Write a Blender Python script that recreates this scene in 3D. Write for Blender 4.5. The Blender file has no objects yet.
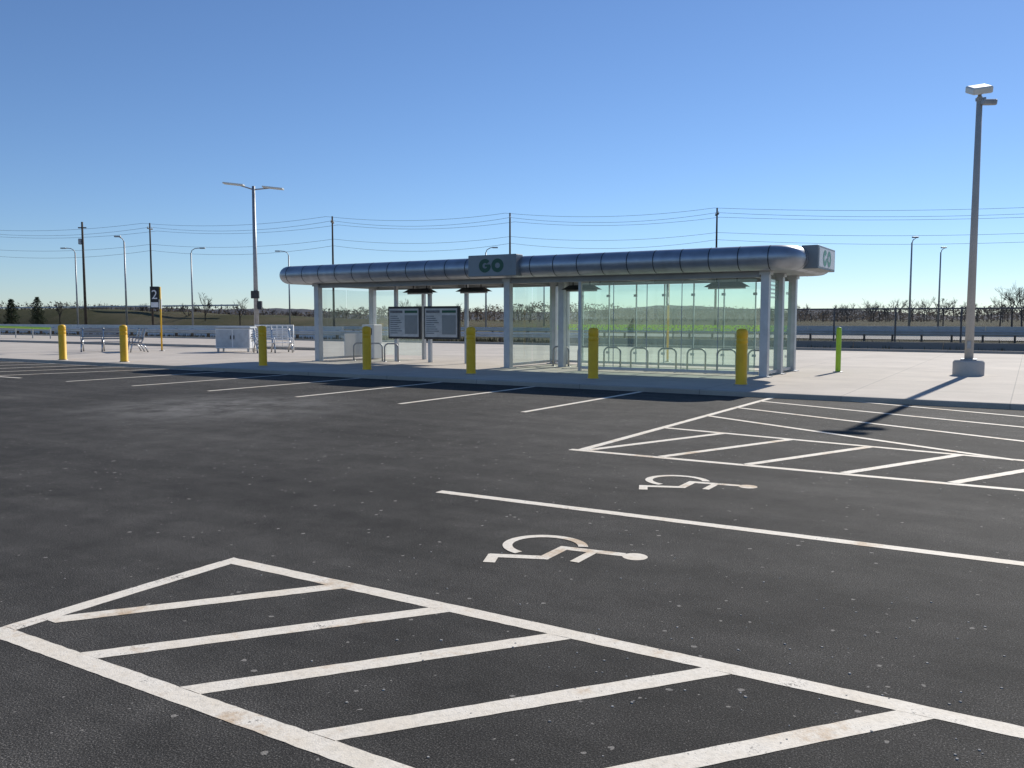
import bpy, math, random
from mathutils import Vector, Matrix
sc=bpy.context.scene
sc.view_settings.view_transform='Standard'; sc.view_settings.look='None'; sc.view_settings.exposure=0
TH=math.radians(31.4)
def place(r,f):  # metres to the right / ahead of the survey point -> lot axes
    return (r*math.cos(TH)-f*math.sin(TH), r*math.sin(TH)+f*math.cos(TH))
def bearing(px,D): return place(D*(px-512)/852.0,D)

# ---------------- materials ----------------
def newmat(n):
    m=bpy.data.materials.new(n); m.use_nodes=True
    nt=m.node_tree; return m,nt,nt.nodes,nt.links,nt.nodes['Principled BSDF']
def noise(N,L,co,scale,detail=4,rough=.55):
    n=N.new('ShaderNodeTexNoise'); n.inputs['Scale'].default_value=scale; n.inputs['Detail'].default_value=detail
    n.inputs['Roughness'].default_value=rough; L.new(co,n.inputs['Vector']); return n.outputs['Fac']
def ramp(N,L,fac,stops):
    r=N.new('ShaderNodeValToRGB'); e=r.color_ramp.elements
    while len(e)<len(stops): e.new(.5)
    for i,(p,c) in enumerate(stops):
        e[i].position=p; e[i].color=(c if len(c)==4 else (*c,1)) if isinstance(c,tuple) else (c,c,c,1)
    L.new(fac,r.inputs['Fac']); return r.outputs['Color']
def mix(N,L,fac,a,b,mode='MIX'):
    m=N.new('ShaderNodeMix'); m.data_type='RGBA'; m.blend_type=mode
    for s,v in ((m.inputs[0],fac),(m.inputs[6],a),(m.inputs[7],b)):
        if hasattr(v,'links'): L.new(v,s)
        elif isinstance(v,tuple): s.default_value=(*v,1)
        else: s.default_value=v
    return m.outputs[2]
def math_(N,L,op,a,b=None):
    m=N.new('ShaderNodeMath'); m.operation=op
    for i,v in enumerate((a,b)):
        if v is None: continue
        if hasattr(v,'links'): L.new(v,m.inputs[i])
        else: m.inputs[i].default_value=v
    return m.outputs[0]
def pos(N): return N.new('ShaderNodeNewGeometry').outputs['Position']
def bump(N,L,B,h,st,dist):
    b=N.new('ShaderNodeBump'); b.inputs['Strength'].default_value=st; b.inputs['Distance'].default_value=dist
    L.new(h,b.inputs['Height']); L.new(b.outputs[0],B.inputs['Normal'])
def simple(n,col,rough=.6,metal=0,var=.15,scale=6,bumpst=0,spec=.5):
    m,nt,N,L,B=newmat(n); p=pos(N)
    f=noise(N,L,p,scale,3)
    a=tuple(c*(1-var) for c in col); b=tuple(min(1,c*(1+var)) for c in col)
    L.new(ramp(N,L,f,[(.3,a),(.7,b)]),B.inputs['Base Color'])
    B.inputs['Roughness'].default_value=rough; B.inputs['Metallic'].default_value=metal
    B.inputs['Specular IOR Level'].default_value=spec
    if bumpst: bump(N,L,B,noise(N,L,p,scale*12,2),bumpst,.01)
    return m

def asphalt():
    m,nt,N,L,B=newmat('asphalt'); p=pos(N)
    fine=noise(N,L,p,120,3,.95)
    base=ramp(N,L,fine,[(.36,(.010,.0095,.009)),(.48,(.032,.030,.027)),(.57,(.076,.070,.062)),(.66,(.27,.25,.225))])
    big=noise(N,L,p,.22,4,.65)
    base=mix(N,L,1.0,base,ramp(N,L,big,[(.32,.62),(.68,1.38)]),'MULTIPLY')
    mid=noise(N,L,p,2.6,4,.75)
    base=mix(N,L,1.0,base,ramp(N,L,mid,[(.3,.72),(.7,1.28)]),'MULTIPLY')
    mp=N.new('ShaderNodeMapping'); mp.inputs['Scale'].default_value=(.12,1.6,1); mp.inputs['Rotation'].default_value=(0,0,.25); L.new(p,mp.inputs['Vector'])
    st=noise(N,L,mp.outputs[0],1.0,4,.65)
    base=mix(N,L,1.0,base,ramp(N,L,st,[(.35,.82),(.65,1.18)]),'MULTIPLY')
    wob=math_(N,L,'SUBTRACT',noise(N,L,p,40,1),.5)
    for sc_,pw,am,st_ in ((4.2,11,.10,.6),(14,8,.22,.65)):
        v=N.new('ShaderNodeTexVoronoi'); v.inputs['Scale'].default_value=sc_; L.new(p,v.inputs['Vector'])
        sp=N.new('ShaderNodeSeparateColor'); L.new(v.outputs['Color'],sp.inputs[0])
        thr=math_(N,L,'MULTIPLY',math_(N,L,'POWER',sp.outputs[0],pw),am)
        dd=math_(N,L,'ADD',v.outputs['Distance'],math_(N,L,'MULTIPLY',wob,.03*sc_))
        chip=math_(N,L,'LESS_THAN',dd,thr)
        base=mix(N,L,math_(N,L,'MULTIPLY',chip,st_),base,(.38,.35,.31))
    d=N.new('ShaderNodeVectorMath'); d.operation='DISTANCE'; L.new(p,d.inputs[0]); d.inputs[1].default_value=(-13.3,11.0,-.1)
    f=ramp(N,L,math_(N,L,'DIVIDE',d.outputs['Value'],3.2),[(0,1.0),(1,0.0)])
    dust=math_(N,L,'MULTIPLY',f,ramp(N,L,noise(N,L,p,1.1,5,.8),[(.36,0.0),(.60,.95)]))
    base=mix(N,L,dust,base,(.22,.21,.195))
    L.new(base,B.inputs['Base Color'])
    B.inputs['Roughness'].default_value=.92; B.inputs['Specular IOR Level'].default_value=.22
    bump(N,L,B,noise(N,L,p,130,2,.8),.6,.008); return m
def paint():
    m,nt,N,L,B=newmat('worn_line_paint'); p=pos(N)
    pc=ramp(N,L,noise(N,L,p,3.5,5,.7),[(.35,(.86,.76,.61)),(.6,(.92,.84,.71))])
    rust=ramp(N,L,noise(N,L,p,1.5,6,.78),[(.54,0.0),(.66,.65)])
    pc=mix(N,L,rust,pc,(.52,.31,.13))
    dirt=ramp(N,L,noise(N,L,p,38,3,.7),[(.45,1.0),(.75,.78)])
    pc=mix(N,L,1.0,pc,dirt,'MULTIPLY')
    w=math_(N,L,'ADD',math_(N,L,'MULTIPLY',noise(N,L,p,70,3,.75),.6),math_(N,L,'MULTIPLY',noise(N,L,p,3.5,4,.7),.55))
    wear=ramp(N,L,w,[(.68,0.0),(.73,.8)])
    L.new(mix(N,L,wear,pc,(.05,.047,.043)),B.inputs['Base Color'])
    B.inputs['Roughness'].default_value=.75; B.inputs['Specular IOR Level'].default_value=.3
    bump(N,L,B,noise(N,L,p,110,2,.7),.35,.006); return m
def concrete(n,col,joint=0,jy=0):
    m,nt,N,L,B=newmat(n); p=pos(N)
    a=tuple(c*.84 for c in col); b=tuple(c*1.1 for c in col)
    c=ramp(N,L,noise(N,L,p,.5,5,.7),[(.3,a),(.7,b)])
    c=mix(N,L,1.0,c,ramp(N,L,noise(N,L,p,45,2),[(.3,.9),(.7,1.08)]),'MULTIPLY')
    if joint:
        s=N.new('ShaderNodeSeparateXYZ'); L.new(p,s.inputs[0])
        for o,w in ((0,joint),(1,jy or joint)):
            fr=math_(N,L,'FRACT',math_(N,L,'DIVIDE',math_(N,L,'ADD',s.outputs[o],900.3),w))
            ln=math_(N,L,'LESS_THAN',fr,.022/w)
            c=mix(N,L,math_(N,L,'MULTIPLY',ln,.5),c,(.15,.14,.13))
        fl=N.new('ShaderNodeVectorMath'); fl.operation='FLOOR'
        dv=N.new('ShaderNodeVectorMath'); dv.operation='DIVIDE'; L.new(p,dv.inputs[0]); dv.inputs[1].default_value=(joint*2,(jy or joint)*2,50)
        L.new(dv.outputs[0],fl.inputs[0])
        wn=N.new('ShaderNodeTexWhiteNoise'); L.new(fl.outputs[0],wn.inputs['Vector'])
        c=mix(N,L,1.0,c,ramp(N,L,wn.outputs['Value'],[(0,.93),(1,1.05)]),'MULTIPLY')
    L.new(c,B.inputs['Base Color']); B.inputs['Roughness'].default_value=.85; B.inputs['Specular IOR Level'].default_value=.3
    bump(N,L,B,noise(N,L,p,60,2),.2,.005); return m
def glassmat(n,tint,white=.05):
    m,nt,N,L,B=newmat(n); out=N['Material Output']
    t=N.new('ShaderNodeBsdfTransparent'); t.inputs[0].default_value=(*tint,1)
    g=N.new('ShaderNodeBsdfGlossy'); g.inputs['Roughness'].default_value=.02; g.inputs[0].default_value=(.9,.95,.92,1)
    d=N.new('ShaderNodeBsdfTranslucent'); L.new(ramp(N,L,noise(N,L,pos(N),1.5,4,.7),[(.3,(.42,.55,.48)),(.7,(.70,.84,.76))]),d.inputs[0])
    fr=N.new('ShaderNodeLayerWeight'); fr.inputs[0].default_value=.5
    fac=math_(N,L,'ADD',math_(N,L,'MULTIPLY',math_(N,L,'POWER',fr.outputs['Facing'],5),.9),.06)
    a=N.new('ShaderNodeMixShader'); a.inputs[0].default_value=white; L.new(t.outputs[0],a.inputs[1]); L.new(d.outputs[0],a.inputs[2])
    b=N.new('ShaderNodeMixShader'); L.new(fac,b.inputs[0]); L.new(a.outputs[0],b.inputs[1]); L.new(g.outputs[0],b.inputs[2])
    L.new(b.outputs[0],out.inputs['Surface']); return m
def decalmat():
    m,nt,N,L,B=newmat('lime_film'); out=N['Material Output']
    B.inputs['Base Color'].default_value=(.34,.50,.14,1); B.inputs['Roughness'].default_value=.5
    tl=N.new('ShaderNodeBsdfTranslucent'); tl.inputs[0].default_value=(.30,.46,.10,1)
    mx=N.new('ShaderNodeMixShader'); mx.inputs[0].default_value=.5; L.new(B.outputs[0],mx.inputs[1]); L.new(tl.outputs[0],mx.inputs[2])
    t=N.new('ShaderNodeBsdfTransparent')
    f=ramp(N,L,noise(N,L,pos(N),14,3,.7),[(.42,0.0),(.52,.8)])
    m2=N.new('ShaderNodeMixShader'); L.new(f,m2.inputs[0]); L.new(t.outputs[0],m2.inputs[1]); L.new(mx.outputs[0],m2.inputs[2])
    L.new(m2.outputs[0],out.inputs['Surface']); return m
def chainmat():
    m,nt,N,L,B=newmat('chain_link'); out=N['Material Output']
    s=N.new('ShaderNodeSeparateXYZ'); L.new(pos(N),s.inputs[0])
    u=math_(N,L,'ADD',s.outputs[0],s.outputs[2]); v=math_(N,L,'SUBTRACT',s.outputs[0],s.outputs[2])
    l=[]
    for q in (u,v):
        fr=math_(N,L,'FRACT',math_(N,L,'DIVIDE',math_(N,L,'ADD',q,500.0),.075)); l.append(math_(N,L,'LESS_THAN',fr,.18))
    f=math_(N,L,'MAXIMUM',l[0],l[1])
    B.inputs['Base Color'].default_value=(.10,.105,.11,1); B.inputs['Metallic'].default_value=.2; B.inputs['Roughness'].default_value=.7
    t=N.new('ShaderNodeBsdfTransparent'); mx=N.new('ShaderNodeMixShader'); L.new(f,mx.inputs[0]); L.new(t.outputs[0],mx.inputs[1]); L.new(B.outputs[0],mx.inputs[2])
    L.new(mx.outputs[0],out.inputs['Surface']); return m
def groundmat():
    m,nt,N,L,B=newmat('dry_grass_ground'); p=pos(N)
    c=ramp(N,L,noise(N,L,p,.05,6,.65),[(.3,(.055,.062,.026)),(.5,(.10,.092,.048)),(.7,(.15,.125,.078))])
    c=mix(N,L,1.0,c,ramp(N,L,noise(N,L,p,4,4,.7),[(.3,.65),(.7,1.3)]),'MULTIPLY')
    L.new(c,B.inputs['Base Color']); B.inputs['Roughness'].default_value=.95; B.inputs['Specular IOR Level'].default_value=.1
    bump(N,L,B,noise(N,L,p,8,4,.8),1,.15); return m
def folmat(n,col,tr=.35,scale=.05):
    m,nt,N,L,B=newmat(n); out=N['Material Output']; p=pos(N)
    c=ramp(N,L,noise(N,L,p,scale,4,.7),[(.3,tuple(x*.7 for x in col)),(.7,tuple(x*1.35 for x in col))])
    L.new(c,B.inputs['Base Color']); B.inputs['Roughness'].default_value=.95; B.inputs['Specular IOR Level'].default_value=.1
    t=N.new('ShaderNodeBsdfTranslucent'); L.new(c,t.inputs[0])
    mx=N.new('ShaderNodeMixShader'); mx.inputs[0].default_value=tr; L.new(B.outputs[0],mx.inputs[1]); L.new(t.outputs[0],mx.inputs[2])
    L.new(mx.outputs[0],out.inputs['Surface']); return m

M=dict(asph=asphalt(),paint=paint(),
 plaza=concrete('plaza_concrete',(.57,.505,.43),3.0,3.0), kerb=concrete('kerb_concrete',(.46,.41,.35),3.0,50),
 conc=concrete('cast_concrete',(.52,.49,.45)), ground=groundmat(),
 hwy=simple('highway_asphalt',(.24,.225,.21),.85,0,.15,.5),
 alu=simple('brushed_aluminium',(.38,.41,.45),.40,.75,.14,2.5),
 alud=simple('joint_dark',(.05,.055,.06),.6,.3),
 soffit=simple('soffit_metal',(.32,.33,.34),.55,.2,.08,2),
 post=simple('painted_silver_steel',(.50,.51,.52),.42,.25,.1,4),
 signbox=simple('sign_box_grey',(.24,.255,.265),.45,.3,.08,3),
 postd=simple('galvanised_steel',(.38,.385,.39),.5,.5,.18,5),
 white=simple('white_panel',(.80,.80,.79),.5,0,.05,3),
 ss=simple('stainless_steel',(.5,.5,.5),.3,.9,.08,8), bench=simple('bench_grey_steel',(.30,.30,.31),.45,.4,.1,6),
 dark=simple('dark_fixture',(.045,.047,.05),.5,.3,.2,5),
 black=simple('black_sign',(.012,.012,.014),.4,0,.1,5),
 yellow=simple('yellow_bollard',(.95,.52,.02),.5,0,.10,5,.1),
 lime=simple('lime_paint',(.42,.66,.04),.45,0,.1,4),
 green=simple('dark_green_logo',(.012,.085,.045),.4,0,.1,4), green2=simple('sign_green',(.03,.22,.10),.4,0,.1,4),
 wood=simple('pole_wood',(.10,.075,.055),.9,0,.3,2),
 bark=folmat('bare_branches',(.12,.095,.075),.3),
 brush=folmat('brush',(.115,.095,.075),.4), hills=folmat('far_woods',(.12,.125,.14),.0,.02),  # branch, brush and far woods base colours lightened to stand in for distance haze
 pine=folmat('pine_needles',(.045,.058,.034),.25,.5),
 wire=simple('wire',(.12,.12,.13),.6,.2,.05,2),
 glass=glassmat('green_glass',(.85,.95,.89),.10), glass2=glassmat('clear_glass',(.86,.91,.90),.10),
 decal=decalmat(), chain=chainmat(),
 rail=simple('guardrail_steel',(.60,.60,.60),.5,.2,.12,1.5),
 barrier=concrete('barrier_concrete',(.24,.23,.215)), barrierw=concrete('white_barrier_concrete',(.72,.70,.66)),
 poster=simple('poster_paper',(.50,.52,.53),.5,0,.12,5), ptext=simple('poster_print',(.16,.18,.20),.6,0,.3,9),
 stone=simple('loose_stone',(.36,.34,.31),.9,0,.4,9),
 lens=simple('lamp_lens',(.72,.72,.66),.35,0,.05,5))

# ---------------- mesh helpers ----------------
def E(name,loc=(0,0,0),rz=0):
    e=bpy.data.objects.new(name,None); e.location=loc; e.rotation_euler=(0,0,rz); e.empty_display_size=.2
    sc.collection.objects.link(e); return e
def mk(name,V,F,mat,parent=None,smooth=False,bevel=0,loc=None):
    me=bpy.data.meshes.new(name); me.from_pydata([tuple(v) for v in V],[],F); me.update()
    if mat: me.materials.append(M[mat])
    if smooth:
        for p in me.polygons: p.use_smooth=True
    o=bpy.data.objects.new(name,me); sc.collection.objects.link(o)
    if parent: o.parent=parent
    if loc: o.location=loc
    if bevel:
        b=o.modifiers.new('b','BEVEL'); b.width=bevel; b.segments=2; b.limit_method='ANGLE'
    return o
BF=[(0,3,2,1),(4,5,6,7),(0,1,5,4),(1,2,6,5),(2,3,7,6),(3,0,4,7)]
def boxv(lo,hi):
    (a,b,c),(d,e,f)=lo,hi
    return [(a,b,c),(d,b,c),(d,e,c),(a,e,c),(a,b,f),(d,b,f),(d,e,f),(a,e,f)]
def box(name,par,lo,hi,mat,bevel=0,rot=None):
    V=[Vector(v) for v in boxv(lo,hi)]
    if rot:
        c=(Vector(lo)+Vector(hi))/2; V=[rot@(v-c)+c for v in V]
    return mk(name,V,BF,mat,par,bevel=bevel)
def wbox(name,par,lo,hi,mat,bevel=0,rot=None):
    l=par.location; return box(name,par,tuple(Vector(lo)-l),tuple(Vector(hi)-l),mat,bevel,rot)
def tube(V,F,a,b,r0,r1,n=8,cap=True):
    a=Vector(a);b=Vector(b);d=(b-a)
    if d.length<1e-6: return
    d.normalize(); u=d.orthogonal().normalized(); w=d.cross(u); s=len(V)
    for c,r in ((a,r0),(b,r1)):
        for i in range(n):
            t=2*math.pi*i/n; V.append(c+u*math.cos(t)*r+w*math.sin(t)*r)
    for i in range(n): F.append((s+i,s+(i+1)%n,s+n+(i+1)%n,s+n+i))
    if cap: F.append(tuple(s+n-1-i for i in range(n))); F.append(tuple(s+n+i for i in range(n)))
def cyl(name,par,a,b,r0,r1,mat,n=20):
    V=[];F=[]; tube(V,F,a,b,r0,r1,n); o=mk(name,V,F,mat,par)
    for p in o.data.polygons: p.use_smooth=len(p.vertices)==4
    return o
def poly(name,par,pts,r,mat,n=8):
    V=[];F=[]
    pts=[Vector(p) for p in pts]; prev=None
    for k,c in enumerate(pts):
        d=(pts[min(k+1,len(pts)-1)]-pts[max(k-1,0)]).normalized()
        if prev is None: u=d.orthogonal().normalized()
        else: u=(prev-d*prev.dot(d)).normalized()
        prev=u; w=d.cross(u)
        for i in range(n):
            t=2*math.pi*i/n; V.append(c+u*math.cos(t)*r+w*math.sin(t)*r)
        if k:
            s=(k-1)*n
            for i in range(n): F.append((s+i,s+(i+1)%n,s+n+(i+1)%n,s+n+i))
    F.append(tuple(range(n-1,-1,-1))); s=(len(pts)-1)*n; F.append(tuple(s+i for i in range(n)))
    return mk(name,V,F,mat,par,smooth=True)
def revolve(name,par,prof,mat,n=24,c=(0,0)):
    V=[];F=[]
    for (r,z) in prof:
        for i in range(n):
            t=2*math.pi*i/n; V.append((c[0]+r*math.cos(t),c[1]+r*math.sin(t),z))
    for k in range(len(prof)-1):
        s=k*n
        for i in range(n): F.append((s+i,s+(i+1)%n,s+n+(i+1)%n,s+n+i))
    s=(len(prof)-1)*n; F.append(tuple(s+i for i in range(n)))
    return mk(name,V,F,mat,par,smooth=True)
def sheet(name,x0,y0,x1,y1,z,mat):
    return mk(name,[(x0,y0,z),(x1,y0,z),(x1,y1,z),(x0,y1,z)],[(0,1,2,3)],mat)

# ---------------- ground ----------------
sheet('ground',-2500,-1500,2500,3500,-.16,'ground')
sheet('parking_lot_asphalt',-150,-60,90,18.25,-.10,'asph')
KY=18.35
mk('concrete_plaza',boxv((-165,KY+.16,-.3),(95,44,0)),BF,'plaza')
mk('kerb',boxv((-165,KY,-.3),(95,KY+.157,.003)),BF,'kerb',bevel=.02)
mk('kerb',boxv((-165,44.003,-.3),(95,44.16,.12)),BF,'kerb',bevel=.02)
sheet('highway_road',-600,74,500,88,-.10,'hwy'); sheet('highway_road',-600,100,500,114,-.10,'hwy')
mk('bus_platform_kerb',boxv((-95,31.0,.002),(-30,31.18,.13)),BF,'kerb',bevel=.02)
# grassed ramp embankment behind the left of the plaza
V=[];F=[];n=60
for i in range(n+1):
    x=-330+290*i/n; t=1-i/n; h=4.2*min(1,t*1.6)**1.3+.15*math.sin(i*.9)
    V+=[(x,122,-.2),(x,132,h-.2),(x,146,h-.2),(x,160,-.2)]
for i in range(n):
    s=4*i
    for k in range(3): F.append((s+k,s+4+k,s+5+k,s+1+k))
mk('highway_embankment',V,F,'ground',smooth=True)

# ---------------- painted markings ----------------
mark=E('parking_markings',(0,0,-.1)); S=1.0625; cnt=[0]
def strip(x0,y0,x1,y1,w=.115,name='line',z=None):
    a=Vector((x0*S,y0*S,0));b=Vector((x1*S,y1*S,0)); d=(b-a).normalized(); nrm=Vector((-d.y,d.x,0))*w/2
    if z is None: z=.0016+(cnt[0]%13)*.0003
    cnt[0]+=1
    rng=random.Random(cnt[0]); n=max(2,int((b-a).length/.06)); V=[];F=[]
    for i in range(n+1):
        c=a.lerp(b,i/n); j1=rng.uniform(-.003,.003); j2=rng.uniform(-.003,.003)
        V.append(c+nrm*(1+j1/(w/2))+Vector((0,0,z))); V.append(c-nrm*(1+j2/(w/2))+Vector((0,0,z)))
    for i in range(n): F.append((2*i,2*i+1,2*i+3,2*i+2))
    mk(name,V,F,'paint',mark)
def mitred(x0,y0,x1,y1,ya,yb,w=.115,z=.0018):
    dx=(x1-x0)/(y1-y0); hw=w/2*math.sqrt(1+dx*dx); rng=random.Random(int(x0*100)); V=[];F=[]; n=26
    for i in range(n+1):
        y=ya+(yb-ya)*i/n; xc=x0*S+(y-y0*S)*dx; e=0 if i in (0,n) else .003
        V+=[(xc-hw+rng.uniform(-e,e),y,z),(xc+hw+rng.uniform(-e,e),y,z)]
    for i in range(n): F.append((2*i,2*i+1,2*i+3,2*i+2))
    mk('stroke',V,F,'paint',mark)
y0_,y1_=2.25*S+.055,3.74*S-.055
strip(-4.50,2.25,1.0,2.25,z=.0018); strip(-4.50,3.74,1.0,3.74,z=.0018)
mitred(-4.45,2.25,-4.45,3.74,y0_,y1_); mitred(.98,2.25,.98,3.74,y0_,y1_)
for a in [(-3.78,2.28,-2.71,3.70),(-3.05,2.28,-1.96,3.70),(-2.28,2.28,-1.15,3.70),(-1.47,2.28,-.33,3.70),(-.65,2.28,.45,3.70)]:
    mitred(*a,y0_,y1_)
mitred(-4.50,2.32,-3.49,3.69,2.47*S,y1_,z=.0022); mitred(.1,2.28,1.1,3.6,y0_,3.35*S,z=.0022)
strip(-4.62,6.27,.9,6.40)
cnt[0]=0
strip(-4.75,9.15,1,9.15); strip(-4.62,9.2,-4.40,17.35); strip(-4.40,17.35,1,17.35)
strip(-4.6,11.7,.9,10.95)
for x in (-4.55,-3.6,-2.6,-1.6,-.6): strip(x,9.2,x+.95,11.7-(x+.95+4.6)*.136)
strip(-4.5,13.5,-.1,11.05); strip(-4.45,15.0,.4,12.6); strip(-4.4,16.4,.8,14.1)
strip(-2.9,17.3,.9,15.6)
for k in range(6): strip(-7.35-2.68*k,12.4,-7.2-2.68*k,17.2,.12)
for k in range(7): strip(-36.5+2.0*k,12.6,-35.2+2.0*k,17.1,.12)
strip(-38,17.15,-21.5,17.15); strip(-38,12.5,-23,12.5)
def symbol(X0,Y0,hX,wY,name):
    par=E(name,(X0,Y0,-.0985)); 
    def T(u,v,z=0): return (v*hX,-u*wY,z)
    def seg(pts,w,z):
        for i in range(len(pts)-1):
            a=Vector(T(*pts[i]));b=Vector(T(*pts[i+1]));d=(b-a).normalized();n=Vector((-d.y,d.x,0))*w/2;a=a-d*w*.4;b=b+d*w*.4
            zz=Vector((0,0,z+i*.0003)); mk('stroke',[a+n+zz,a-n+zz,b-n+zz,b+n+zz],[(0,1,2,3)],'paint',par)
    seg([(.30,.84),(.36,.44),(.66,.44),(.80,.12),(.93,.17)],.085,.0005)
    seg([(.34,.66),(.62,.66)],.07,.0021)
    V=[T(.30+.085*hX/wY*math.cos(t*math.pi/12),.95+.085*math.sin(t*math.pi/12),.0002) for t in range(24)]
    mk('head',V,[tuple(range(23,-1,-1))],'paint',par)
    V=[];F=[];n=40
    for i in range(n+1):
        t=math.radians(115+ (345-115)*i/n)
        for r in (.235,.305): V.append(T(.38+r*hX/wY*math.cos(t)*.95,.30+r*math.sin(t),.0025))
    for i in range(n): F.append((2*i,2*i+1,2*i+3,2*i+2))
    mk('wheel_arc',V,F,'paint',par)
symbol(-3.36,5.84,1.06,1.0,'accessibility_symbol')
symbol(-3.43,8.80,1.10,1.05,'accessibility_symbol')

# loose stones
rng=random.Random(3); V=[];F=[]
for i in range(420):
    if i<170: x=rng.gauss(-.6,1.0);y=rng.gauss(3.9,.9)
    else: x=rng.uniform(-14,2);y=rng.uniform(2,17)
    r=rng.uniform(.003,.009); s=len(V); sq=rng.uniform(.5,.8)
    for lay,zz in ((1,0),(.8,.55)):
        for k in range(6):
            a=k*math.pi/3; q=r*lay*rng.uniform(.75,1.15); V.append((x+math.cos(a)*q,y+math.sin(a)*q,-.1+zz*r*sq*1.4))
    F.append(tuple(s+6+k for k in range(6)))
    for k in range(6): F.append((s+k,s+(k+1)%6,s+6+(k+1)%6,s+6+k))
mk('loose_gravel',V,F,'stone')

# ---------------- bollards ----------------
for (x,y) in [(-31.58,18.78),(-28.22,19.08),(-21.89,19.89),(-17.46,20.02),(-13.67,20.14),(-9.8,20.15),(-5.89,20.18)]:
    b=E('yellow_bollard',(x,y,0)); r=.135
    revolve('sleeve',b,[(r*1.12,0),(r*1.12,.03),(r,.05),(r,.98),(r*.95,.99),(r*.95,1.005),(r,1.015),(r,1.10),(r*.95,1.11),(r*.95,1.125),(r,1.135),(r,1.27),(r*.9,1.315),(r*.6,1.34),(.01,1.35)],'yellow')
    revolve('base_collar',b,[(r*1.35,0),(r*1.35,.012),(r*1.1,.02)],'postd')
g=E('lime_bollard',(-4.87,26.57,0))
revolve('post',g,[(.075,0),(.075,1.27),(.06,1.32),(.01,1.33)],'lime'); revolve('base_plate',g,[(.14,0),(.14,.015),(.08,.02)],'postd')

# ---------------- shelter ----------------
SH=E('bus_shelter',(-14.4,24.75,0))
def roof(x0,y0,x1,y1,z0,z1,R,b):
    path=[]
    for cx,cy,a0 in ((x1-R,y0+R,-90),(x1-R,y1-R,0),(x0+R,y1-R,90),(x0+R,y0+R,180)):
        for k in range(9):
            a=math.radians(a0+90*k/8); path.append((cx+R*math.cos(a),cy+R*math.sin(a),math.cos(a),math.sin(a)))
    zc=(z0+z1)/2;h=(z1-z0)/2; np_=16; V=[];F=[]
    L=SH.location
    prof=[(-b+b*math.cos(math.radians(-90+180*i/np_)),zc+h*math.sin(math.radians(-90+180*i/np_))) for i in range(np_+1)]
    for (x,y,nx,ny) in path:
        for o,z in prof: V.append((x+nx*o-L.x,y+ny*o-L.y,z))
    m=len(path);q=np_+1
    for i in range(m):
        j=(i+1)%m
        for k in range(np_): F.append((i*q+k,j*q+k,j*q+k+1,i*q+k+1))
    mk('roof_fascia',V,F,'alu',SH,smooth=True)
    top=[(x-nx*b-L.x,y-ny*b-L.y,z1) for x,y,nx,ny in path]; bot=[(a,c,z0) for a,c,_ in top]
    mk('roof_top',top,[tuple(range(m))],'soffit',SH); mk('roof_soffit',bot,[tuple(range(m-1,-1,-1))],'soffit',SH)
    V=[];F=[]
    def seam(x,y,nx,ny):
        tx,ty=-ny,nx; s=len(V)
        for o,z in prof:
            rr=(o+b)/b
            oo=o+.004*rr; zz=z+.004*(z-zc)/h
            for sgn in (-1,1): V.append((x+nx*oo+tx*.013*sgn-L.x,y+ny*oo+ty*.013*sgn-L.y,zz))
        for k in range(np_): F.append((s+2*k,s+2*k+1,s+2*k+3,s+2*k+2))
    n=22
    for i in range(n+1):
        x=x0+R+(x1-x0-2*R)*i/n; seam(x,y0,0,-1); seam(x,y1,0,1)
    for i in range(4):
        y=y0+R+(y1-y0-2*R)*i/3; seam(x1,y,1,0); seam(x0,y,-1,0)
    mk('roof_seams',V,F,'alud',SH)
roof(-24.12,22.35,-5.1,27.2,2.86,3.50,.8,.34)
L=SH.location
mk('roof_deck',[Vector(v)-L for v in [(-23.2,22.9,3.501),(-5.65,22.9,3.501),(-5.65,26.7,3.501),(-23.2,26.7,3.501),(-22.4,23.9,3.56),(-6.4,23.9,3.56),(-6.4,25.7,3.56),(-22.4,25.7,3.56)]],[(4,5,6,7),(0,1,5,4),(1,2,6,5),(2,3,7,6),(3,0,4,7)],'soffit',SH)
for x in (-22.6,-14.33,-6.17):
    for y in (23.25,24.75,26.3):
        if y==24.75 and x!=-6.17: continue
        wbox('column',SH,(x-.11,y-.11,0),(x+.11,y+.11,2.858),'post',.012)
        wbox('column_base_plate',SH,(x-.19,y-.19,0),(x+.19,y+.19,.02),'postd')
        wbox('column_cap',SH,(x-.15,y-.15,2.76),(x+.15,y+.15,2.855),'post')
for x in (-20.1,-18.55,-16.95): wbox('inner_post',SH,(x-.06,24.65,0),(x+.06,24.77,2.857),'post',.008)
wbox('inner_post',SH,(-13.9,26.15,0),(-13.72,26.33,2.857),'post'); wbox('inner_post',SH,(-13.25,24.6,0),(-13.05,24.8,2.857),'post')
for y in (23.25,26.3):
    wbox('beam',SH,(-22.45,y-.07,2.70),(-6.32,y+.07,2.853),'soffit')
for i in range(9):
    x=-22.3+i*1.95; wbox('purlin',SH,(x-.05,23.33,2.74),(x+.05,26.22,2.851),'soffit')
def pane(x0,y0,x1,y1,z0,z1,mt,name='glass_pane'):
    V=[(x0-L.x,y0-L.y,z0),(x1-L.x,y1-L.y,z0),(x1-L.x,y1-L.y,z1),(x0-L.x,y0-L.y,z1)]
    mk(name,V,[(0,1,2,3)],mt,SH)
n=8; x0,x1=-14.2,-6.3; w=(x1-x0)/n
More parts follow.
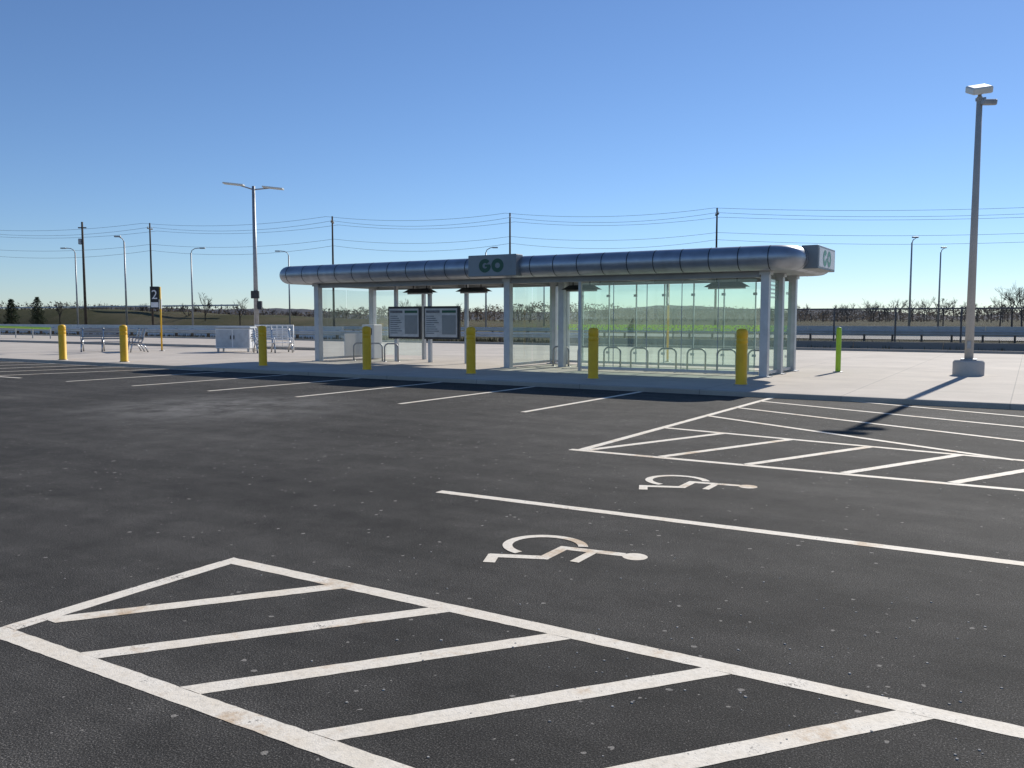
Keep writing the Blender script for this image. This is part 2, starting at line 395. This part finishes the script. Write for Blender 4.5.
for i in range(n):
    a=x0+i*w+.01;b=x0+(i+1)*w-.01
    pane(a,26.3,b,26.3,.14,2.68,'glass')
    pane(a+.01,26.292,b-.01,26.292,1.19,1.38,'decal','lime_film_band')
    wbox('glass_fitting',SH,(b-.05,26.24,2.3),(b+.07,26.28,2.38),'ss'); wbox('glass_fitting',SH,(b-.05,26.24,.4),(b+.07,26.28,.48),'ss')
    if i: wbox('mullion',SH,(a-.025,26.31,.12),(a+.005,26.37,2.70),'post')
wbox('glass_rail',SH,(x0,26.27,.06),(x1,26.33,.139),'post')
for x,mt in ((-22.6,'glass2'),(-14.33,'glass'),(-6.17,'glass')):
    wbox('glass_rail',SH,(x-.03,23.37,.06),(x+.03,26.18,.139),'post')
    for k in range(2):
        y=23.38+k*1.41; pane(x,y,x,y+1.38,.14,2.66,mt)
wbox('windbreak_panel',SH,(-22.585,24.6,.14),(-22.55,26.1,1.0),'white')
wbox('validator_cabinet',SH,(-22.3,25.3,.02),(-21.7,25.8,1.35),'white',.03)
wbox('validator_screen',SH,(-22.2,25.285,.95),(-21.8,25.298,1.2),'dark')
wbox('validator_slot',SH,(-22.1,25.285,.70),(-21.9,25.298,.78),'dark')
for i in range(2):
    a=-22.45+i*1.16; pane(a,26.3,a+1.14,26.3,.14,2.66,'glass2')
wbox('inner_post',SH,(-20.1,26.24,0),(-19.98,26.36,2.857),'post')
for i in range(5):
    a=-11.7+i*1.06; pane(a,23.25,a+1.04,23.25,.14,2.66,'glass')
    if i: wbox('glass_joint',SH,(a-.018,23.24,.14),(a-.002,23.26,2.66),'postd')
wbox('glass_rail',SH,(-11.7,23.22,.06),(-6.32,23.28,.139),'post')
wbox('inner_post',SH,(-11.80,23.2,0),(-11.72,23.3,2.70),'post')
for i in range(5):
    z=2.15+i*.11; wbox('end_louvre',SH,(-6.21,23.37,z),(-6.19,24.63,z+.05),'post')
for (x,y) in [(-18.6,24.2),(-16.3,24.2),(-12.3,24.4),(-7.6,24.4)]:
    cx,cy=x-L.x,y-L.y
    V=[(cx-.62,cy-.22,2.50),(cx+.62,cy-.22,2.50),(cx+.62,cy+.22,2.50),(cx-.62,cy+.22,2.50),(cx-.4,cy-.08,2.64),(cx+.4,cy-.08,2.64),(cx+.4,cy+.08,2.64),(cx-.4,cy+.08,2.64)]
    mk('radiant_heater_hood',V,BF,'dark',SH)
    for s in (-.3,.3): cyl('heater_hanger',SH,(cx+s,cy,2.63),(cx+s,cy,2.86),.018,.018,'dark',8)
    cyl('heater_tube',SH,(cx-.55,cy,2.47),(cx+.55,cy,2.47),.03,.03,'ss',8)
for a,b in ((-20.32,-18.83),(-18.67,-17.13)):
    wbox('notice_board_case',SH,(a,24.50,.84),(b,24.62,2.02),'dark',.02)
    wbox('notice_board_back',SH,(a+.07,24.485,.92),(b-.07,24.498,1.94),'poster')
    w=b-a-.14
    for k in range(2):
        X0=a+.12+k*w*.5
        wbox('notice_heading',SH,(X0,24.478,1.78),(X0+w*.5-.1,24.483,1.87),'green' if k else 'ptext')
        if k: wbox('notice_map',SH,(X0,24.478,1.02),(X0+w*.5-.1,24.483,1.70),'signbox')
        else:
            for q in range(9): wbox('notice_text',SH,(X0,24.478,1.04+q*.076),(X0+w*(.25+.15*((q*7)%4)/3),24.483,1.07+q*.076),'ptext')
wbox('fascia_sign_box',SH,(-15.15,22.18,2.88),(-13.4,22.6,3.54),'signbox',.02)
def ring(name,T,r0,r1,a0,a1,mat,par):
    V=[];F=[];n=32
    for i in range(n+1):
        t=math.radians(a0+(a1-a0)*i/n)
        for r in (r0,r1): V.append(T(r*math.cos(t),r*math.sin(t)))
    for i in range(n): F.append((2*i,2*i+1,2*i+3,2*i+2))
    mk(name,V,F,mat,par)
yy=22.176-L.y
for nm,c,a0,a1 in (('logo_g',-14.52,40,355),('logo_o',-14.06,0,360)):
    ring(nm,lambda u,v,c=c:(c-L.x+u*1.05,yy,3.21+v),.085,.21,a0,a1,'green',SH)
wbox('logo_g_bar',SH,(-14.52,22.170,3.175),(-14.32,22.174,3.245),'green')
wbox('end_sign_box',SH,(-5.3,23.4,2.90),(-4.86,25.6,3.52),'signbox',.02)
wbox('end_sign_face',SH,(-4.858,23.5,2.96),(-4.852,25.5,3.46),'white')
for nm,c in (('end_logo_g',24.2),('end_logo_o',24.75)):
    ring(nm,lambda u,v,c=c:(-4.848-L.x,c-L.y+u*1.1,3.21+v),.09,.22,40 if 'g' in nm[-1] else 0,360,'green2',SH)
def hoop(x,y,w,h,rz=0):
    e=E('cycle_hoop',(x,y,0),rz); pts=[(-w/2,0,0),(-w/2,0,h-.16)]
    for k in range(1,8):
        a=math.pi-math.pi/2*k/8; pts.append((-w/2+.16+.16*math.cos(a),0,h-.16+.16*math.sin(a)))
    for k in range(0,8):
        a=math.pi/2-math.pi/2*k/8; pts.append((w/2-.16+.16*math.cos(a),0,h-.16+.16*math.sin(a)))
    pts+=[(w/2,0,h-.16),(w/2,0,0)]
    poly('hoop_tube',e,pts,.028,'postd'); 
    for s in (-1,1): revolve('foot_plate',e,[(.075,0),(.075,.01),(.02,.014)],'ss',12,(s*w/2,0))
for i in range(8): hoop(-13.3+i*.93,24.9,.55,.66,.12)
for i in range(3): hoop(-21.6+i*.75,24.4,.5,.66,.5)

# ---------------- right lamp ----------------
lp=E('parking_lot_lamp',(-1.48,27.07,0))
revolve('concrete_base',lp,[(.40,0),(.40,.36),(.36,.42),(.05,.43)],'conc',28)
box('base_plate',lp,(-.2,-.2,.43),(.2,.2,.46),'postd',.01)
cyl('pole',lp,(0,0,.44),(0,0,7.65),.115,.075,'conc')
box('hand_hole_cover',lp,(-.05,-.125,.75),(.05,-.10,.95),'postd')
cyl('tenon',lp,(0,0,7.6),(0,0,7.85),.05,.05,'postd',12)
R2=Matrix.Rotation(math.radians(31),3,'Z')
box('luminaire_upper',lp,(-.29,-.25,7.76),(.25,.25,7.95),'lens',.04,R2@Matrix.Rotation(math.radians(22),3,'X')@Matrix.Rotation(math.radians(-8),3,'Y'))
box('luminaire_lower',lp,(-.02,-.12,7.42),(.38,.25,7.58),'postd',.04,R2@Matrix.Rotation(math.radians(12),3,'X'))
box('bracket',lp,(-.10,-.05,7.55),(.16,.05,7.62),'postd')
# ---------------- left double lamp ----------------
X,Y=(-39.27,35.25)
dl=E('platform_double_lamp',(X,Y,0),TH)
revolve('base',dl,[(.25,0),(.25,.25),(.17,.3),(.05,.31)],'postd',16)
cyl('pole',dl,(0,0,.2),(0,0,9.3),.15,.09,'postd')
for s in (-1,1):
    V=[];F=[]; tube(V,F,(0,0,9.1),(s*.9,0,9.28+.1*-s),.04,.035,8); mk('arm',V,F,'postd',dl)
    box('luminaire',dl,(min(s*.55,s*1.75),-.22,9.26-.11*s),(max(s*.55,s*1.75),.22,9.35-.11*s),'lens' ,.02,Matrix.Rotation(math.radians(6),3,'Y'))
box('camera_housing',dl,(-.25,-.2,2.75),(.22,.0,3.2),'dark',.03); box('display_box',dl,(.12,-.14,2.1),(.35,.1,2.6),'dark',.02)

def stopsign(x,y,rz,num,polemat='yellow'):
    s=E('bus_stop_sign',(x,y,0),rz)
    cyl('pole',s,(0,0,0),(0,0,3.1),.04,.04,polemat,12); revolve('foot',s,[(.12,0),(.12,.02),(.05,.03)],'postd',12)
    box('sign_board',s,(-.50,-.025,2.05),(-.05,.025,3.12),'black',.01)
    box('sign_strip',s,(-.46,-.031,2.12),(-.09,-.027,2.36),'white')
    box('sign_strip_back',s,(-.46,.027,2.12),(-.09,.031,2.36),'white')
    box('sign_side_plate',s,(-.06,-.03,2.05),(.055,.03,2.5),'white')
    cu=bpy.data.curves.new('numeral','FONT'); cu.body=num; cu.size=.62; cu.align_x='CENTER'; cu.extrude=.002
    o=bpy.data.objects.new('numeral',cu); sc.collection.objects.link(o); o.parent=s; o.location=(-.275,-.029,2.52); o.rotation_euler=(math.pi/2,0,0); cu.materials.append(M['white'])
stopsign(-36.06,26.41,math.radians(28),'2'); stopsign(-11.3,29.4,math.radians(105),'3')

def bench(x,y,rz,w=2.6,mt='bench'):
    b=E('platform_bench',(x,y,0),rz)
    for sx in [-w/2+.1,0,w/2-.1]:
        poly('frame',b,[(sx,-.35,0),(sx,-.30,.25),(sx,-.22,.42),(sx,.12,.42),(sx,.22,.62),(sx,.30,.95),(sx,.33,1.12)],.035,'ss')
        poly('rear_leg',b,[(sx,.42,0),(sx,.30,.25),(sx,.12,.42)],.035,'ss')
        poly('armrest',b,[(sx,-.24,.42),(sx,-.26,.62),(sx,-.18,.68),(sx,.20,.66)],.028,mt)
    for k in range(5): box('seat_slat',b,(-w/2,-.25+k*.085,.445),(w/2,-.19+k*.085,.47),mt,.008)
    for k in range(6): 
        z=.58+k*.095; box('back_slat',b,(-w/2,.19+k*.028,z),(w/2,.21+k*.028,z+.065),mt,.006)
bench(-30.0,27.9,math.radians(60),1.8,'white'); bench(-38.0,24.6,math.radians(50),2.0); bench(-36.4,25.2,math.radians(-25),1.9)
def railing(x,y,rz,w):
    r=E('pedestrian_railing',(x,y,0),rz)
    poly('top_rail',r,[(-w/2,0,0),(-w/2,0,1.25),(w/2,0,1.25),(w/2,0,0)],.035,'white')
    poly('low_rail',r,[(-w/2,0,.25),(w/2,0,.25)],.025,'white',6)
    n=int(w/.3)
    for i in range(1,n): cyl('baluster',r,(-w/2+w*i/n,0,.25),(-w/2+w*i/n,0,1.24),.018,.018,'white',6)
railing(-31.0,28.9,math.radians(10),2.2)
# white storage cabinet on legs
kc=E('platform_cabinet',(-32.3,27.7,0),math.radians(24))
for sx in (-.75,.75):
    for sy in (-.28,.28): box('leg',kc,(sx-.04,sy-.04,0),(sx+.04,sy+.04,.16),'postd')
box('body',kc,(-.85,-.35,.16),(.85,.35,1.10),'white',.03)
box('lid',kc,(-.90,-.40,1.103),(.90,.40,1.19),'poster',.03)
for sx in (-.42,.42):
    box('door',kc,(sx-.39,-.362,.22),(sx+.39,-.352,1.04),'poster',.004)
    box('handle',kc,(sx*.2-.02,-.385,.6),(sx*.2+.02,-.364,.78),'dark')
for k in range(4): box('side_vent',kc,(.852,-.2,.5+k*.1),(.858,.2,.54+k*.1),'dark')

# ---------------- guardrail, fence, barriers ----------------
def guardrail(x0,x1,y,z0):
    gr=E('guardrail',((x0+x1)/2,y,z0)); V=[];F=[]; h=(x1-x0)/2
    prof=[(0,.45),(-.08,.50),(-.08,.56),(0,.61),(0,.64),(-.08,.69),(-.08,.75),(0,.80)]
    for x in (-h,h):
        for (yy_,z) in prof: V.append((x,yy_,z))
    q=len(prof)
    for k in range(q-1): F.append((k,q+k,q+k+1,k+1))
    mk('w_beam',V,F,'rail',gr); V=[];F=[]
    for i in range(int(2*h/2)): 
        x=-h+1+i*2.0; s=len(V); V+= [Vector(v) for v in boxv((x-.07,.02,-.1),(x+.07,.2,.82))]; F+=[tuple(s+a for a in f) for f in BF]
    mk('posts',V,F,'wood',gr)
guardrail(-180,-22,46,-.1); guardrail(-220,150,70,-.12); guardrail(-320,-155,134,3.9)
fe=E('chain_link_fence',(0,47.6,-.1)); x0,x1=-18,70
mk('mesh',[(x0,0,.05),(x1,0,.05),(x1,0,2.15),(x0,0,2.15)],[(0,1,2,3)],'chain',fe)
V=[];F=[]
for i in range(int((x1-x0)/3)+1): tube(V,F,(x0+i*3,0.05,0),(x0+i*3,.05,2.25),.045,.045,8)
tube(V,F,(x0,.05,2.17),(x1,.05,2.17),.04,.04,6)
mk('frame',V,F,'wire',fe)
def barrier(x0,x1,y,mt,hs=1.0,name='concrete_barrier'):
    ba=E(name,((x0+x1)/2,y,-.16)); V=[];F=[]; hx=(x1-x0)/2
    pr=[(-.4,0),(-.4,.08),(-.2,.35),(-.1,.95),(.1,.95),(.2,.35),(.4,.08),(.4,0)]
    n=int((x1-x0)/4)
    for i in range(n):
        a=-hx+2*hx*i/n; b=-hx+2*hx*(i+1)/n-.04; s=len(V)
        for x in (a,b):
            for yy_,z in pr: V.append((x,yy_,z*hs))
        for k in range(7): F.append((s+k,s+8+k,s+9+k,s+k+1))
        F.append(tuple(s+k for k in range(8))); F.append(tuple(s+15-k for k in range(8)))
    mk('barrier_units',V,F,mt,ba)
barrier(-24,78,46.0,'barrier',.6); barrier(-24,110,92,'barrierw',1.0); barrier(-150,-46,50,'barrierw',1.15)
lr=E('lime_railing',(0,0,0))
a=bearing(-60,76);b=bearing(50,66); V=[];F=[]; tube(V,F,(*a,1.0),(*b,.8),.09,.09,8); mk('rail',V,F,'lime',lr)
V=[];F=[]
for i in range(8):
    t=i/7; tube(V,F,(a[0]+(b[0]-a[0])*t,a[1]+(b[1]-a[1])*t,-.1),(a[0]+(b[0]-a[0])*t,a[1]+(b[1]-a[1])*t,.98-.2*t),.05,.05,8)
mk('rail_posts',V,F,'postd',lr)

def cobra(px,D,H,ang=0,arm=2.0):
    x,y=bearing(px,D); e=E('street_lamp',(x,y,-.15),TH+ang)
    cyl('pole',e,(0,0,0),(0,0,H-.7),.14,.09,'postd',10)
    poly('arm',e,[(0,0,H-.8),(.15,0,H-.35),(.6,0,H-.08),(arm,0,H)],.06,'postd',6)
    box('lamp_head',e,(arm-.1,-.16,H-.12),(arm+.7,.16,H+.06),'postd',.05)
cobra(127,108,12,math.pi,.5); cobra(78,126,12,math.pi,1.4); cobra(193,126,12,0,1.4); cobra(290,134,12.2,math.pi,1.4); cobra(486,120,11.6,0,1.0); cobra(544,150,12.5,2.5,1); cobra(909,109,12,0,.1); cobra(938,125,12,0,.1)
PL=[(-210,20,185),(-30,20,176),(153,20,168),(334,20,157),(510,20,152),(715,20,145),(935,20,139),(1180,20,134)]
tops=[]
for i,(px,H,D) in enumerate(PL):
    x,y=bearing(px,D); tops.append((x,y))
    if px==935: continue
    e=E('utility_pole',(x,y,-.2),TH); cyl('pole',e,(0,0,0),(0,0,H+.3),.22,.14,'wood',10)
    box('crossarm',e,(-.1,-1.1,H-.9),(.1,1.1,H-.75),'wood')
    for s in (-1,0,1): cyl('insulator',e,(0,s,H-.75),(0,s,H-.4),.07,.05,'lens',8)
x,y=bearing(86,150); e=E('utility_pole',(x,y,-.2),TH); cyl('pole',e,(0,0,0),(0,0,18.5),.26,.17,'wood',10)
box('crossarm',e,(-.7,-.1,17.4),(.7,.1,17.6),'wood'); box('transformer',e,(-.6,-.5,14.6),(-.1,.2,15.6),'postd',.1)
V=[];F=[]
idx=[i for i in range(len(PL)) if PL[i][0]!=935]
for u,v in zip(idx[:-1],idx[1:]):
    for off,z,sag in ((-1.6,19.9,1.0),(0,19.3,1.25),(1.6,18.7,1.0),(.2,16.0,1.0),(.2,14.8,1.2)):
        pts=[]
        for k in range(13):
            t=k/12; pts.append((tops[u][0]+(tops[v][0]-tops[u][0])*t,tops[u][1]+(tops[v][1]-tops[u][1])*t+off,z-sag*4*t*(1-t)))
        for k in range(12): tube(V,F,pts[k],pts[k+1],.03,.03,4,False)
mk('overhead_wires',V,F,'wire')

# ---------------- trees ----------------
def branch(V,F,p,d,l,r,depth,rng,minr):
    q=p+d*l; tube(V,F,p,q,max(r,minr),max(r*.65,minr*.8),3,False)
    if depth==0: return
    n=rng.choice((3,4))if depth>1 else 4
    for i in range(n):
        t=rng.uniform(.45,1); a=p+(q-p)*t
        nd=(d+Vector((rng.uniform(-1,1),rng.uniform(-1,1),rng.uniform(-.25,.75)))*.75).normalized()
        branch(V,F,a,nd,l*rng.uniform(.5,.8),r*.5,depth-1,rng,minr)
def baretree(V,F,x,y,h,rng,minr=.035,depth=3):
    branch(V,F,Vector((x,y,-.2)),Vector((rng.uniform(-.08,.08),rng.uniform(-.08,.08),1)).normalized(),h*.42,h*.022,depth,rng,minr)
rng=random.Random(7); V=[];F=[]
for i in range(520):
    r=rng.uniform(-420,420); f=rng.uniform(330,480)
    h=rng.uniform(6.5,9.0)*f/400*(1+.2*math.sin(r*.03+2))
    if r/f>.42: h*=1.2
    x,y=place(r,f); baretree(V,F,x,y,h,rng,.04,3)
mk('distant_treeline',V,F,'bark')
V=[];F=[]
for i in range(50000):
    r=rng.uniform(-480,480); f=rng.uniform(360,520)
    hm=5.6+1.6*math.sin(r*.023+1)+1.1*math.sin(r*.067)+.8*math.sin(r*.21+f*.1)+.7*math.sin(r*.6)
    z=rng.uniform(0,1)**.8*max(2.5,hm)*f/400; x,y=place(r,f); c=Vector((x,y,z)); s=len(V); k=rng.uniform(.3,1.0)
    for q in range(3): V.append(c+Vector((rng.uniform(-1,1),rng.uniform(-1,1),rng.uniform(-.8,1)))*k)
    F.append((s,s+1,s+2))
mk('distant_brush',V,F,'brush')
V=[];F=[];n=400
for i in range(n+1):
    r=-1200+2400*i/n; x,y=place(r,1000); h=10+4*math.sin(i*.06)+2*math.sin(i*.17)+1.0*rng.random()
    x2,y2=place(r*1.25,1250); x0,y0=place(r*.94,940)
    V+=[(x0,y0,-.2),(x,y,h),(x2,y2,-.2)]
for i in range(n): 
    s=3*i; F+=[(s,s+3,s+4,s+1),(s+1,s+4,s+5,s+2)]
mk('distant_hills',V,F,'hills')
for px,D,h in [(1012,170,10),(1000,185,8.5),(943,190,7.5),(205,190,7.5),(240,180,7.5),(188,200,7.5),(405,200,7),(60,210,7),(1022,150,8),(1045,150,10)]:
    x,y=bearing(px,D); V=[];F=[]; rr=random.Random(px)
    baretree(V,F,0,0,h,rr,.022,4); mk('bare_tree',V,F,'bark',loc=(x,y,0))
for px,D,h in [(38,215,7.2),(12,220,6.8),(-8,215,7.4),(-30,215,8)]:
    x,y=bearing(px,D); e=E('pine_tree',(x,y,-.1)); rr=random.Random(px+50)
    cyl('trunk',e,(0,0,0),(0,0,h*.85),.18,.04,'wood',6); V=[];F=[]; ph=rr.uniform(0,6)
    for i in range(2600):
        t=rr.random()**.85; z=h*(1-t)*.93+.3; a=rr.uniform(0,6.283)
        R=max(.05,h-z)**.5*.95*(0.72+.22*math.sin(z*3.1+ph+2*math.sin(a*2)))*rr.random()**.4
        c=Vector((R*math.cos(a),R*math.sin(a),z-.1*R)); s=len(V)
        for q in range(3): V.append(c+Vector((rr.uniform(-1,1),rr.uniform(-1,1),rr.uniform(-.6,.6)))*.26)
        F.append((s,s+1,s+2))
    mk('needles',V,F,'pine',e)
V=[];F=[]
for i in range(14000):
    x=rng.uniform(-120,60);y=44.3+abs(rng.gauss(0,6)); h=rng.uniform(.05,.30); s=len(V); a=rng.uniform(0,3.14);w=.03+.03*rng.random()
    V+=[(x-w*math.cos(a),y-w*math.sin(a),-.16),(x+w*math.cos(a),y+w*math.sin(a),-.16),(x+rng.uniform(-.1,.1),y+rng.uniform(-.1,.1),h)]; F.append((s,s+1,s+2))
mk('verge_grass',V,F,'ground')

# ---------------- light ----------------
sd=Vector((.06,1,.577)).normalized()
el=math.asin(sd.z)
su=bpy.data.lights.new('sun','SUN'); su.energy=5.0; su.angle=math.radians(.5); su.color=(1,.95,.86)
so=bpy.data.objects.new('sun',su); sc.collection.objects.link(so); so.rotation_euler=sd.to_track_quat('Z','Y').to_euler(); so.location=(0,60,40)
w=bpy.data.worlds.new('World'); sc.world=w; w.use_nodes=True; nt=w.node_tree
bg=nt.nodes['Background']; sk=nt.nodes.new('ShaderNodeTexSky'); sk.sky_type='NISHITA'; sk.sun_disc=False
sk.sun_elevation=el; sk.sun_rotation=math.radians(3.4); sk.altitude=900; sk.air_density=1.0; sk.dust_density=.05; sk.ozone_density=4.2
tint=nt.nodes.new('ShaderNodeMix'); tint.data_type='RGBA'; tint.blend_type='MULTIPLY'; tint.inputs[0].default_value=1; tint.inputs[7].default_value=(.90,.98,1.12,1)
nt.links.new(sk.outputs[0],tint.inputs[6]); nt.links.new(tint.outputs[2],bg.inputs[0]); bg.inputs[1].default_value=.098
# ---------------- camera ----------------
cd=bpy.data.cameras.new('camera'); cd.sensor_width=36; cd.lens=850/1024*36; cd.clip_end=6000; cd.clip_start=.05
co=bpy.data.objects.new('camera',cd); sc.collection.objects.link(co); co.location=(0,0,1.6)
co.rotation_euler=(math.radians(90)-math.atan(66/850),0,TH); sc.camera=co
